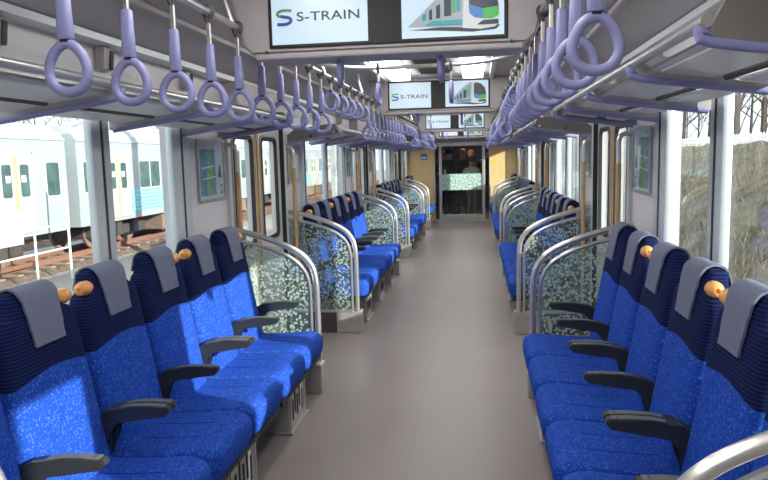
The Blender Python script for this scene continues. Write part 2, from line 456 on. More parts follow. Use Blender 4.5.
# ------------------------------------------------------------------ side doors
def door_leaf(s, y0, y1, wy0, wy1, z0=0.93, z1=1.72):
    bm = bmesh.new(); a, b = sorted((s * 1.335, s * 1.385))
    box(bm, a, b, y0, wy0, 0.01, ZD1); box(bm, a, b, wy1, y1, 0.01, ZD1)
    box(bm, a, b, wy0, wy1, 0.01, z0); box(bm, a, b, wy0, wy1, z1, ZD1); return bm
def ring_frame(s, y0, y1, z0, z1, t, xa, xb, r):
    bm = bmesh.new(); o = rrect(y0, y1, z0, z1, r); n = rrect(y0 + t, y1 - t, z0 + t, z1 - t, max(r - t, 0.004))
    R = [[(s * x, u, v) for u, v in P] for x, P in ((xa, o), (xb, o), (xb, n), (xa, n))]
    loft(bm, R, cap=False, closed=True); return bm
nd = 0
for s in (-1, 1):
    for i, c in enumerate(DOORS):
        nd += 1
        d = thing('door_%d' % nd, '%s pair of sliding doors, %s from the camera' % (SIDE[s], ORD[i]), None, (s * WX, c, 0), kind='structure')
        for e in (-1, 1):
            y0, y1 = sorted((c, c + e * 0.65)); w0, w1 = sorted((c + e * 0.115, c + e * 0.505))
            kids(d, door_leaf(s, y0, y1, w0, w1), 'door_leaf', 'door')
            kids(d, ring_frame(s, w0 - 0.02, w1 + 0.02, 0.91, 1.74, 0.03, 1.322, 1.345, 0.07), 'window_rubber', 'rubber', True)
            kids(d, ring_frame(s, w0 - 0.035, w1 + 0.035, 0.895, 1.755, 0.018, 1.326, 1.345, 0.08), 'window_rim', 'steel', True)
            p0, p1 = sorted((s * 1.355, s * 1.361))
            kids(d, mk(box, p0, p1, w0, w1, 0.93, 1.72), 'pane', 'glass')
            p0, p1 = sorted((s * 1.328, s * 1.336))
            ys = sorted((c + e * 0.012, c + e * 0.045))
            kids(d, mk(box, p0, p1, ys[0], ys[1], 0.02, ZD1 - 0.02), 'edge_strip', 'beige')
        p0, p1 = sorted((s * 1.33, s * 1.337))
        kids(d, mk(box, p0, p1, c - 0.010, c + 0.010, 0.02, ZD1 - 0.02), 'centre_seal', 'rubber')

# ------------------------------------------------------------------ seats
def sup(hx, y0, y1, z, yc_shift=0, n=20, e=3.2):
    """super-ellipse ring"""
    out = []; cy, hy = (y0 + y1) / 2, (y1 - y0) / 2
    for k in range(n):
        a = 2 * PI * k / n + PI / n; c, sn = math.cos(a), math.sin(a)
        out.append((hx * math.copysign(abs(c) ** (2 / e), c), cy + hy * math.copysign(abs(sn) ** (2 / e), sn), z))
    return out
def back_line(z):                                # front face of the backrest
    return -0.085 - 0.135 * (z - 0.40) / 0.74
def build_backrest():
    bm = bmesh.new(); R = []
    for z, hx, th in ((0.37, 0.195, 0.10), (0.385, 0.208, 0.125), (0.45, 0.216, 0.135), (0.60, 0.216, 0.13), (0.80, 0.215, 0.12),
                      (0.95, 0.213, 0.11), (1.00, 0.211, 0.105), (1.03, 0.203, 0.10), (1.047, 0.185, 0.10), (1.058, 0.155, 0.10),
                      (1.075, 0.139, 0.10), (1.10, 0.131, 0.095), (1.128, 0.122, 0.08), (1.142, 0.100, 0.05)):
        f = back_line(z) - (0.012 if z > 1.12 else 0)
        R.append(sup(hx, f - th, f, z, n=28, e=4.2))
    loft(bm, R); return bm
def build_cover():
    bm = bmesh.new(); R = []
    path = [(back_line(0.955) + 0.006, 0.955), (back_line(1.02) + 0.007, 1.02), (back_line(1.08) + 0.007, 1.08), (back_line(1.12) + 0.004, 1.122),
            (back_line(1.145) - 0.012, 1.146), (back_line(1.145) - 0.045, 1.154), (back_line(1.145) - 0.085, 1.132), (back_line(1.09) - 0.115, 1.06)]
    wid = [0.082, 0.088, 0.094, 0.098, 0.096, 0.092, 0.094, 0.094]
    P = smooth_path([(0, y, z) for y, z in path], 3)
    for i, p in enumerate(P):
        w = wid[min(len(wid) - 1, i // 3)]
        d = (P[min(i + 1, len(P) - 1)] - P[max(i - 1, 0)]).normalized(); nn = Vector((0, d.z, -d.y)) * 0.004
        R.append([(-w, p.y + nn.y, p.z + nn.z), (w, p.y + nn.y, p.z + nn.z), (w, p.y - nn.y, p.z - nn.z), (-w, p.y - nn.y, p.z - nn.z)])
    loft(bm, R); return bm
def build_cushion():
    bm = bmesh.new()
    pr = [(-0.20, 0.300), (-0.20, 0.425), (-0.06, 0.428), (0.10, 0.436), (0.22, 0.446), (0.265, 0.440), (0.293, 0.420), (0.300, 0.385), (0.296, 0.335), (0.280, 0.305), (0.25, 0.296)]
    pr = [(p[1], p[2]) for p in smooth_path([(0, u, v) for u, v in pr], 2)]
    cy, cz = 0.05, 0.37
    R = []
    half = [(0.2285, 0.72, 0.085), (0.2268, 0.83, 0.062), (0.2205, 0.915, 0.040), (0.208, 0.962, 0.020), (0.188, 0.99, 0.006), (0.15, 1.0, 0.0)]
    for x, k, du in [(-x, k, d) for x, k, d in half] + [(0, 1.015, 0)] + half[::-1]:
        R.append([(x, u - du * max(0.0, min(1.0, (u + 0.05) / 0.30)), cz + (v - cz) * k) for u, v in pr])
    loft(bm, R); return bm
def build_arm():
    bm = bmesh.new()
    side = [(-0.150, 0.600), (-0.10, 0.628), (0.0, 0.640), (0.10, 0.642), (0.132, 0.636), (0.138, 0.622), (0.118, 0.600), (0.02, 0.586), (-0.075, 0.578), (-0.105, 0.54), (-0.125, 0.44), (-0.165, 0.44)]
    prism(bm, side, 'x', -0.021, 0.021)
    ed = [e for e in bm.edges if abs(e.verts[0].co.x - e.verts[1].co.x) < 1e-6]
    bmesh.ops.bevel(bm, geom=ed, offset=0.006, segments=2, affect='EDGES'); return bm
def build_arm_cap():
    bm = bmesh.new()
    pts = [(-0.11, 0.624), (-0.02, 0.640), (0.06, 0.6435), (0.118, 0.641), (0.118, 0.6375), (0.06, 0.639), (-0.02, 0.635), (-0.11, 0.62)]
    prism(bm, pts, 'x', -0.016, 0.016); return bm
def build_grip():
    bm = bmesh.new(); R = []
    for x, r in ((-0.036, 0.012), (-0.030, 0.022), (-0.015, 0.028), (0.012, 0.029), (0.030, 0.025), (0.038, 0.015), (0.0385, 0.0085), (0.030, 0.008)):
        R.append([(x, r * math.cos(2 * PI * k / 16), r * math.sin(2 * PI * k / 16)) for k in range(16)])
    loft(bm, R); return bm
SE = {
    'back': mesh('backrest', build_backrest(), 'back', True, 50), 'cover': mesh('headrest_cover', build_cover(), 'cover', True, 60),
    'cush': mesh('seat_cushion', build_cushion(), 'cushion', True, 50), 'arm': mesh('armrest', build_arm(), 'arm', True, 35),
    'cap': mesh('armrest_pad', build_arm_cap(), mat('lit_armrest_pad', rgb(98, 101, 100), 0.4), True, 30), 'grip': mesh('grip_handle', build_grip(), 'grip', True, 50),  # pad colour is lightened to carry the light on the armrest tops
    'hole': mesh('grip_hole', mk(tube, [(0.034, 0, 0), (0.0395, 0, 0)], 0.010, 10), 'black'),
    'ped': mesh('pedestal', mk(rbox, -0.17, 0.17, -0.22, 0.225, 0, 0.262, 0.006, 1), 'steel'),
    'plate': mesh('seat_frame', mk(rbox, -0.45, 0.45, -0.25, 0.272, 0.262, 0.292, 0.006, 1), 'black'),
    'slot': mesh('vent_slot', mk(box, -0.008, 0.008, -0.003, 0.003, -0.06, 0.06), 'black'),
    'slot2': mesh('vent_slot_side', mk(box, -0.003, 0.003, -0.008, 0.008, -0.06, 0.06), 'black'),
    'rib': mesh('pedestal_rib', mk(box, -0.006, 0.006, -0.004, 0.004, 0.0, 0.262), 'chrome'),
    'foot': mesh('pedestal_foot', mk(rbox, -0.19, 0.19, -0.24, 0.245, 0, 0.014, 0.004, 1), 'steel'),
}
def double_seat(s, y, label):
    t = thing('double_seat', label, 'train seat', (s * 0.93, y, 0), (0, 0, s * PI / 2), 'blue double seats along the aisle')
    p = link('pedestal', SE['ped'], t)
    for k in range(5):
        link('vent_slot', SE['slot'], p, (-0.10 + k * 0.05, 0.226, 0.13 + (0.02 if k % 2 else -0.01)))
    for e in (-1, 1):
        for k in range(3): link('vent_slot', SE['slot2'], p, (e * 0.171, -0.10 + k * 0.1, 0.15))
        link('pedestal_rib', SE['rib'], p, (e * 0.16, 0.228, 0))
    link('pedestal_foot', SE['foot'], t)
    link('seat_frame', SE['plate'], t)
    for e in (-1, 1):
        link('seat_cushion', SE['cush'], t, (e * 0.2345, 0, 0))
        b = link('backrest', SE['back'], t, (e * 0.2345, 0, -0.012))
        link('headrest_cover', SE['cover'], b)
        g = link('grip_handle', SE['grip'], b, (e * 0.160, back_line(1.07) - 0.030, 1.082), (0, 0, 0 if e > 0 else PI))
        g['label'] = 'rounded amber grip on the outer shoulder of the backrest'
    for x in (-0.446, 0.0, 0.446):
        a = link('armrest', SE['arm'], t, (x, 0, 0)); link('armrest_pad', SE['cap'], a)
PAIRS = [[1.89, 2.83, 3.77], [6.46, 7.40, 8.34], [11.06, 12.00, 12.94]]
for s in (-1, 1):
    for i, row in enumerate(PAIRS):
        for j, y in enumerate(row):
            double_seat(s, y, 'blue double seat, %s from the camera in the %s %s bay' % (ORD[j], ORD[i], SIDE[s]))
    double_seat(s, 15.64, 'lone blue double seat against the %s oak end panel' % SIDE[s])

# ------------------------------------------------------------------ partitions
OUT = [(1.315, 1.098), (1.2, 1.078), (1.053, 1.036), (0.902, 0.98), (0.798, 0.920), (0.737, 0.845), (0.713, 0.75), (0.708, 0.60), (0.708, 0.2)]
INN = [(1.315, 1.030), (1.2, 1.012), (1.053, 0.975), (0.93, 0.93), (0.835, 0.872), (0.778, 0.80), (0.755, 0.71), (0.752, 0.58), (0.752, 0.2)]
def partition(s, y, label, near):
    t = thing('seat_partition', label, 'partition', (s * 1.0, y, 0), group='glass seat partitions')
    X = s * 1.0
    P = lambda L, dx=0: [(s * a - X, 0, b) for a, b in L]
    obj('hand_rail', mk(tube, smooth_path(P(OUT), 4), 0.0205, 12), 'chrome', t, True)
    fr = obj('glass_frame', mk(tube, smooth_path(P(INN), 4), 0.0125, 8), 'chrome', t, True)
    inner = [(p.x, p.z) for p in smooth_path(P(INN), 3)] + [(s * 1.315 - X, 0.2)]
    obj('printed_pane', mk(prism, inner, 'y', -0.004, 0.004), 'pglass', t)
    a, b = sorted((s * 0.745 - X, s * 1.315 - X))
    obj('bottom_rail', mk(rbox, a, b, -0.014, 0.014, 0.185, 0.212, 0.005), 'chrome', t)
    obj('gap_shade_panel', mk(box, a, b, -0.008, 0.008, 0.0, 0.19), 'grille', t)  # dark sheet, its colour stands for shade in the open gap below the glass
    e = 1 if near else -1
    a, b = sorted((s * 0.672 - X, s * 0.90 - X)); c, d = sorted((-0.012 * e, 0.10 * e))
    obj('base_box', mk(rbox, a, b, c, d, 0.0, 0.20, 0.008, 2), 'steel', t)
    for xx, zz in ((1.2, 1.045), (0.735, 0.70)):
        obj('clip', mk(rbox, s * xx - X - 0.018, s * xx - X + 0.018, -0.008, 0.008, zz - 0.02, zz + 0.02, 0.004), 'chrome', t)
for s in (-1, 1):
    for i, y in enumerate(NEAR):
        partition(s, y, 'curved rail and petal printed glass at the near end of the %s %s bay' % (ORD[i], SIDE[s]), True)
    for i, y in enumerate(FAR):
        partition(s, y, 'curved rail and petal printed glass at the far end of the %s %s bay' % (ORD[i], SIDE[s]), False)

# wall grab bars beside the doors
def grab_bar(s, y, label):
    t = thing('grab_bar', label, 'grab bar', (s * 1.235, y, 0), group='grab bars beside the doors')
    o = s * 0.085
    obj('steel_tube', mk(tube, smooth_path([(o, 0, 1.66), (s * 0.03, 0, 1.66), (0, 0, 1.62), (0, 0, 1.50), (0, 0, 0.90), (0, 0, 0.40), (0, 0, 0.30), (s * 0.03, 0, 0.26), (o, 0, 0.26)], 4), 0.0155, 10), 'chrome', t, True)
    obj('grip_sleeve', mk(tube, [(0, 0, 0.62), (0, 0, 1.48)], 0.0175, 10), 'polewood', t, True, label='tan grip sleeve')
for s in (-1, 1):
    for i, c in enumerate(DOORS[1:]):
        for e, wd in ((-1, 'before'), (1, 'behind')):
            grab_bar(s, c + e * (0.715 if e > 0 else 0.70), 'steel and tan grab bar just %s the %s %s door' % (wd, ORD[i + 1], SIDE[s]))

# ------------------------------------------------------------------ luggage racks
def rack(s, y0, y1, ys, label):
    L = y1 - y0
    t = thing('luggage_rack', label, 'luggage rack', (s * 1.08, (y0 + y1) / 2, 1.78), group='overhead luggage racks')
    X, Y, Z = s * 1.08, (y0 + y1) / 2, 1.78
    def part(name, bm, m, sm=False, par=t):
        bmesh.ops.translate(bm, verts=bm.verts[:], vec=(-X, -Y, -Z)); return obj(name, bm, m, par, sm)
    part('front_rail', mk(tube, [(s * 0.84, y0, 1.815), (s * 0.84, y1, 1.815)], 0.014, 10), 'chrome', True)
    part('front_rail', mk(tube, [(s * 0.885, y0, 1.788), (s * 0.885, y1, 1.788)], 0.012, 10), 'chrome', True)
    part('back_rail', mk(tube, [(s * 1.10, y0, 1.762), (s * 1.10, y1, 1.762)], 0.010, 8), 'grille', True)
    for a, b in zip(ys[:-1], ys[1:]):
        for xa, xb, za, zb in ((0.91, 1.065, 1.790, 1.768), (1.135, 1.235, 1.758, 1.744)):
            po = [(s * xa, za), (s * xb, zb), (s * xb, zb - 0.008), (s * xa, za - 0.008)]
            part('shelf_panel', mk(prism, po, 'y', a + 0.02, b - 0.02), 'ceil')
    for k, y in enumerate(ys):
        end = k in (0, len(ys) - 1)
        hi = 0.055 if end else 0.022
        po = [(0.85, 1.772), (1.315, 1.708), (1.315, 1.752 + hi * 0.4), (1.25, 1.768 + hi), (0.95, 1.805 + hi), (0.875, 1.815 + hi * 0.8), (0.845, 1.80)]
        b = part('bracket', mk(prism, [(s * u, v) for u, v in po], 'y', y - 0.012, y + 0.012), 'bracket' if end else 'cove')
        part('bracket_edge', mk(tube, smooth_path([(s * 0.832, y, 1.792), (s * 0.85, y, 1.772), (s * 1.08, y, 1.738), (s * 1.30, y, 1.708)], 3), lambda q: 0.024 - 0.010 * min(1, q * 5), 10), 'lav', True, b)
RY = [(1.535, 4.34, [1.54, 2.20, 2.98, 3.70, 4.33]), (5.92, 9.02, [5.97, 6.75, 7.45, 8.2, 8.96]), (10.5, 13.6, [10.55, 11.3, 12.05, 12.8, 13.55]), (15.0, 16.34, [15.05, 15.7, 16.3])]
for s in (-1, 1):
    for i, (a, b, ys) in enumerate(RY):
        rack(s, a, b, ys, 'chrome and lavender luggage rack over the %s %s bay' % (ORD[i], SIDE[s]))

# advertisement clips on the wall above the racks
for s in (-1, 1):
    for i, y in enumerate((2.22, 2.93, 3.80, 7.0, 8.2)):
        t = thing('poster_clip', 'small grey poster clip above %s rack, %s from the camera' % (SIDE[s], ORD[i]), 'clip', (s * 1.315, y, 2.02), group='poster clips above the racks')
        po = [(0, -0.055), (-s * 0.035, -0.045), (-s * 0.045, 0.04), (-s * 0.03, 0.06), (0, 0.065)]
        obj('clip_body', mk(prism, po, 'y', -0.035, 0.035), 'cove', t)
        obj('clip_jaw', mk(prism, [(-s * 0.036, -0.048), (-s * 0.044, -0.044), (-s * 0.053, 0.03), (-s * 0.046, 0.038)], 'y', 0.01, 0.034), 'grille', t)

# ------------------------------------------------------------------ overhead rails and straps
RX, RZ = 0.62, 2.10
for s in (-1, 1):
    t = thing('strap_rail', 'long steel rail along the %s side of the ceiling that carries hand straps' % SIDE[s], 'rail', (s * RX, 7.4, RZ))
    obj('steel_tube', mk(tube, [(0, -8.9, 0), (0, 8.93, 0)], 0.0145, 10), 'chrome', t, True)
    for y in (-0.6, 1.2, 2.75, 4.45, 5.95, 7.5, 9.0, 10.6, 12.2, 13.6, 15.2):
        obj('hanger', mk(tube, [(0, y - 7.4, 0.0), (s * 0.03, y - 7.4, 0.10), (s * 0.04, y - 7.4, 0.19)], 0.011, 8), 'chrome', t, True)
def ring_bm():
    bm = bmesh.new(); pts = []
    for k in range(28):
        a = 2 * PI * k / 28
        pts.append((0.050 * math.sin(a) * (1 - 0.17 * math.cos(a)), 0, 0.058 * math.cos(a)))
    tube(bm, pts, 0.0115, 10, True, 0, 0.0125); return bm
def sleeve_bm(h):
    bm = bmesh.new(); R = []
    for z, w, d in ((0, 0.013, 0.010), (-0.004, 0.0155, 0.012), (-h * 0.6, 0.0175, 0.0135), (-h + 0.004, 0.019, 0.0145), (-h, 0.017, 0.013)):
        R.append(sup(w, -d, d, z, n=16, e=3.5))
    loft(bm, R); return bm
def loop_bm():
    bm = bmesh.new()
    pts = [(0.020 * math.cos(a), 0, 0.020 * math.sin(a)) for a in [PI * 1.18 - 2 * PI * 0.86 * k / 14 for k in range(15)]]
    pts = [(-0.003, 0, -0.047)] + pts + [(0.003, 0, -0.047)]
    tube(bm, pts, 0.0035, 6, False, 0, 0.009); return bm
SH = 0.132
ST = {'ring': mesh('ring', ring_bm(), 'lav', True, 60), 'sleeve': mesh('sleeve', sleeve_bm(SH), 'lav', True, 40), 'loop': mesh('loop', loop_bm(), 'grille', True),
      'belt_l': mesh('belt', mk(rbox, -0.0075, 0.0075, -0.006, 0.006, -0.125, -0.040, 0.002), 'chrome'),
      'belt_s': mesh('belt', mk(rbox, -0.0095, 0.0095, -0.006, 0.006, -0.095, -0.040, 0.002), 'chrome'),
      'bush': mesh('bushing', mk(rbox, -0.011, 0.011, -0.011, 0.011, -0.008, 0.008, 0.003), 'black')}
def strap(loc, rz, long, label, group):
    t = thing('hand_strap', label, 'hand strap', loc, (0, 0, rz), group)
    link('loop', ST['loop'], t)
    if long:
        link('belt', ST['belt_l'], t); link('sleeve', ST['sleeve'], t, (0, 0, -0.118))
        zr = -0.118 - SH - 0.068
    else:
        link('belt', ST['belt_s'], t); zr = -0.095 - 0.064
    link('ring', ST['ring'], t, (0, 0, zr)); link('bushing', ST['bush'], t, (0, 0, zr + 0.066))
SEG = [([1.57 + 0.305 * k for k in range(10)], True, 'over the first seat bay'), ([4.62 + 0.33 * k for k in range(5)], False, 'across the second door'),
       ([6.22 + 0.305 * k for k in range(10)], True, 'over the second seat bay'), ([9.22 + 0.33 * k for k in range(5)], False, 'across the third door'),
       ([10.82 + 0.305 * k for k in range(10)], True, 'over the third seat bay'), ([13.82 + 0.33 * k for k in range(5)], False, 'across the fourth door'),
       ([15.3, 15.65, 16.0], True, 'beside the end panel')]
for s in (-1, 1):
    for ys, lg, where in SEG:
        for k, y in enumerate(ys):
            strap((s * RX, y, RZ), random.uniform(-0.06, 0.06), lg, '%s lavender hand strap, %s on the %s rail %s' % ('long' if lg else 'short', ORD[k], SIDE[s], where), 'lavender hand straps')
# bars across the aisle
CB = [1.25, 2.93, 4.08, 6.80, 8.72, 11.62, 13.4]
for i, y in enumerate(CB):
    t = thing('cross_bar', 'curved steel bar across the aisle ceiling, %s from the camera' % ORD[i], 'rail', (0, y, 2.08), group='cross bars over the aisle')
    obj('steel_tube', mk(tube, smooth_path([(-RX + 0.01, 0, 0.055), (-0.52, 0, 0.028), (-0.36, 0, 0.006), (-0.15, 0, 0), (0.15, 0, 0), (0.36, 0, 0.006), (0.52, 0, 0.028), (RX - 0.01, 0, 0.055)], 4), 0.0125, 10), 'chrome', t, True)
    for s in (-1, 1):
        obj('hanger', mk(tube, [(s * 0.56, 0, 0.04), (s * 0.56, 0, 0.22)], 0.010, 8), 'chrome', t, True)
        strap((s * 0.215, y, 2.085), PI / 2 + random.uniform(-0.08, 0.08), False, 'lavender strap hanging on the %s end of the %s aisle cross bar' % (SIDE[s], ORD[i]), 'straps on the cross bars')

# ------------------------------------------------------------------ monitors
def text_mesh(body, size):
    cu = bpy.data.curves.new('lettering', 'FONT'); cu.body = body; cu.size = size; cu.extrude = 0.0004
    cu.space_character = 1.05; cu.offset = 0.0006
    o = bpy.data.objects.new('lettering', cu); COL.objects.link(o)
    bpy.context.view_layer.update()
    me = bpy.data.meshes.new_from_object(o.evaluated_get(bpy.context.evaluated_depsgraph_get()))
    bpy.data.objects.remove(o); bpy.data.curves.remove(cu)
    me.materials.clear(); me.materials.append(MT['ink']); return me
def flat(polys, mats):
    """flat print: polygons in x,z at slightly stacked depths, facing -y"""
    bm = bmesh.new()
    for k, (mi, po) in enumerate(polys):
        d = -0.0006 - 0.00025 * k
        bm.faces.new([bm.verts.new((u, d, v)) for u, v in po]).material_index = mi
    me = bpy.data.meshes.new('print'); bm.to_mesh(me); bm.free()
    for m in mats: me.materials.append(MT[m])
    return me
def ribbon(pts, w):
    P = [Vector((a, b, 0)) for a, b in pts]; A, B = [], []
    for i, p in enumerate(P):
        d = (P[min(i + 1, len(P) - 1)] - P[max(i - 1, 0)]).normalized(); n = Vector((-d.y, d.x, 0)); k = w[i] if isinstance(w, list) else w
        A.append((p + n * k)[:2]); B.append((p - n * k)[:2])
    return [[A[i], A[i + 1], B[i + 1], B[i]] for i in range(len(P) - 1)]
def s_logo():
    # green upper hook and blue lower hook of the S
    upper = [(0.066, 0.0585), (0.048, 0.0605), (0.026, 0.0600), (0.011, 0.0545), (0.006, 0.0455), (0.012, 0.0385), (0.026, 0.0355)]
    lower = [(0.004, 0.0060), (0.022, 0.0045), (0.045, 0.0055), (0.060, 0.0115), (0.064, 0.0210), (0.057, 0.0290), (0.040, 0.0325), (0.022, 0.0365)]
    up_ = [(p.x, p.y) for p in smooth_path([(a, b, 0) for a, b in upper], 3)]; lo = [(p.x, p.y) for p in smooth_path([(a, b, 0) for a, b in lower], 3)]
    return [(0, q) for q in ribbon(up_, 0.0055)] + [(1, q) for q in ribbon(lo, 0.0062)]
def train_picture(W, H):
    T = lambda L: [(u * W, v * H) for u, v in L]
    P = []
    P.append((0, T([(0.06, 0.13), (0.40, 0.10), (0.70, 0.06), (0.93, 0.09), (0.97, 0.16), (0.50, 0.17)])))              # shadow
    P.append((1, T([(0.05, 0.18), (0.60, 0.14), (0.62, 0.95), (0.56, 0.93), (0.40, 0.72), (0.20, 0.40)])))               # side
    P.append((2, T([(0.60, 0.13), (0.78, 0.10), (0.92, 0.13), (0.965, 0.22), (0.97, 0.45), (0.93, 0.72), (0.84, 0.90), (0.72, 0.96), (0.62, 0.95)])))  # nose
    P.append((0, T([(0.665, 0.50), (0.80, 0.43), (0.955, 0.46), (0.925, 0.71), (0.83, 0.87), (0.72, 0.92), (0.67, 0.88)])))  # windscreen
    P.append((3, T([(0.66, 0.50), (0.80, 0.43), (0.80, 0.27), (0.72, 0.29), (0.67, 0.36)])))                               # blue mask
    P.append((4, T([(0.80, 0.43), (0.955, 0.46), (0.955, 0.31), (0.90, 0.26), (0.80, 0.27)])))                              # green mask
    P.append((0, T([(0.74, 0.17), (0.80, 0.24), (0.95, 0.25), (0.955, 0.17)])))                                             # bumper
    for a, b, lo, hi, m in ((0.20, 0.24, 0.27, 0.36, 5), (0.27, 0.30, 0.28, 0.43, 0), (0.34, 0.38, 0.30, 0.50, 0), (0.42, 0.49, 0.33, 0.62, 0), (0.54, 0.58, 0.40, 0.78, 5), (0.50, 0.53, 0.38, 0.70, 4)):
        sl_ = 0.035; P.append((m, T([(a, lo), (b, lo + 0.01), (b, hi + sl_), (a, hi)])))
    P.append((5, T([(0.22, 0.20), (0.60, 0.19), (0.60, 0.27), (0.30, 0.26)])))
    return flat(P, ['ink', 'silverp', 'whitep', 'skyp', 'lime', 'teal'])
TXT = text_mesh('S-TRAIN', 0.062)
tw = max(v.co.x for v in TXT.vertices)
LOGO = flat(s_logo(), ['green', 'blue']); PIC = train_picture(0.40, 0.238)
def monitor(y, label):
    t = thing('ceiling_monitor', label, 'monitor', (0, y, 2.0), group='ceiling monitors across the aisle')
    z = lambda v: v - 2.0
    bm = bmesh.new()
    po = [(-0.565, z(1.985)), (0.565, z(1.985)), (0.60, z(2.02)), (0.68, z(2.30)), (-0.68, z(2.30)), (-0.60, z(2.02))]
    b2 = bmesh.new(); prism(b2, po, 'y', 0.010, 0.26)
    bmesh.ops.bevel(b2, geom=b2.edges[:], offset=0.012, segments=2, affect='EDGES'); merge(bm, b2)
    obj('housing', bm, 'house', t, True)
    obj('lower_lip', mk(rbox, -0.55, 0.55, 0.005, 0.20, z(1.965), z(1.99), 0.008), 'house', t)
    obj('bezel', mk(rbox, -0.487, 0.487, 0.002, 0.02, z(2.008), z(2.275), 0.004), 'black', t)
    L = obj('screen', mk(box, -0.472, -0.072, 0.0, 0.004, z(2.022), z(2.262)), 'screen', t, label='left screen with a company mark and lettering')
    R_ = obj('screen', mk(box, 0.066, 0.472, 0.0, 0.004, z(2.022), z(2.262)), 'screen', t, label='right screen with a picture of a silver train')
    link('emblem', LOGO, L, (-0.452, -0.0005, z(2.097)))
    k = 0.262 / tw
    o = link('lettering', TXT, L, (-0.367, -0.001, z(2.113)), (PI / 2, 0, 0)); o.scale = (k, 0.82, 1)
    link('train_picture', PIC, R_, (0.069, -0.0005, z(2.022)))
    for s in (-1, 1): obj('rivet', mk(tube, [(s * 0.50, -0.002, z(1.995)), (s * 0.50, 0.02, z(1.995))], 0.006, 8), 'grille', t)
for i, y in enumerate((2.80, 6.63, 11.45, 15.6)):
    monitor(y, 'wide twin screen ceiling monitor, %s from the camera' % ORD[i])

# ------------------------------------------------------------------ wall posters
def poster(s, y0, y1, z0, z1, label, kind):
    w, h = y1 - y0, z1 - z0; y, z = (y0 + y1) / 2, (z0 + z1) / 2
    t = thing('wall_poster', label, 'poster', (s * 1.318, y, z), group='framed posters by the doors')
    sg = -s
    bm = bmesh.new()
    R = [[(x, u, v) for u, v in P] for x, P in ((0, rrect(-w / 2, w / 2, -h / 2, h / 2, 0.008)), (sg * 0.014, rrect(-w / 2, w / 2, -h / 2, h / 2, 0.008)),
         (sg * 0.014, rrect(-w / 2 + 0.014, w / 2 - 0.014, -h / 2 + 0.014, h / 2 - 0.014, 0.004)), (0, rrect(-w / 2 + 0.014, w / 2 - 0.014, -h / 2 + 0.014, h / 2 - 0.014, 0.004)))]
    loft(bm, R, False, True); obj('frame', bm, 'steel', t)
    pp = obj('paper', mk(box, min(0, sg * 0.005), max(0, sg * 0.005), -w / 2 + 0.01, w / 2 - 0.01, -h / 2 + 0.01, h / 2 - 0.01), 'paper', t)
    fl_ = bmesh.new()
    def q(pts, mi, d): fl_.faces.new([fl_.verts.new((sg * (0.0055 + d * 0.0004), u * w, v * h)) for u, v in pts]).material_index = mi
    if kind == 'map':
        q([(-0.42, -0.42), (0.16, -0.42), (0.16, 0.34), (-0.42, 0.34)], 0, 0)
        q([(-0.20, -0.42), (0.02, -0.42), (-0.02, -0.20), (0.05, -0.05), (-0.03, 0.12), (0.02, 0.34), (-0.16, 0.34), (-0.10, 0.10), (-0.18, -0.10)], 1, 1)
        q([(-0.36, 0.02), (0.10, 0.06), (0.10, 0.08), (-0.36, 0.04)], 2, 2)
        q([(-0.36, -0.16), (0.14, -0.12), (0.14, -0.10), (-0.36, -0.14)], 2, 2)
        q([(0.24, -0.12), (0.40, -0.14), (0.36, 0.06), (0.30, 0.08)], 3, 0)
        q([(0.34, -0.30), (0.40, -0.30), (0.40, -0.25), (0.34, -0.25)], 3, 0); q([(0.34, -0.42), (0.40, -0.42), (0.40, -0.36), (0.34, -0.36)], 3, 0)
    else:
        q([(-0.44, -0.44), (-0.12, -0.44), (-0.12, 0.44), (-0.44, 0.44)], 4, 0)
        q([(-0.06, -0.40), (0.06, -0.40), (0.40, 0.40), (0.30, 0.40)], 2, 0); q([(0.40, -0.40), (0.30, -0.40), (-0.06, 0.40), (0.04, 0.40)], 2, 1)
    me = bpy.data.meshes.new('print'); fl_.to_mesh(me); fl_.free()
    for m in ('mapblue', 'mapgreen', 'whitep', 'ink', 'polewood'): me.materials.append(MT[m])
    link('print', me, pp)
    pg = sorted((sg * 0.008, sg * 0.011)); obj('cover_pane', mk(box, pg[0], pg[1], -w / 2 + 0.012, w / 2 - 0.012, -h / 2 + 0.012, h / 2 - 0.012), 'glass', t)
for s in (-1, 1):
    poster(s, 3.94, 4.37, 1.31, 1.69, 'framed blue and green map poster beside the second %s door' % SIDE[s], 'map')
    poster(s, 5.92, 6.30, 1.34, 1.70, 'small framed tan poster with crossing white lines behind second %s door' % SIDE[s], 'x')
    poster(s, 8.55, 8.90, 1.31, 1.69, 'framed map poster before the third %s door' % SIDE[s], 'map')
    poster(s, 10.52, 10.88, 1.34, 1.70, 'small framed tan poster behind the third %s door' % SIDE[s], 'x')

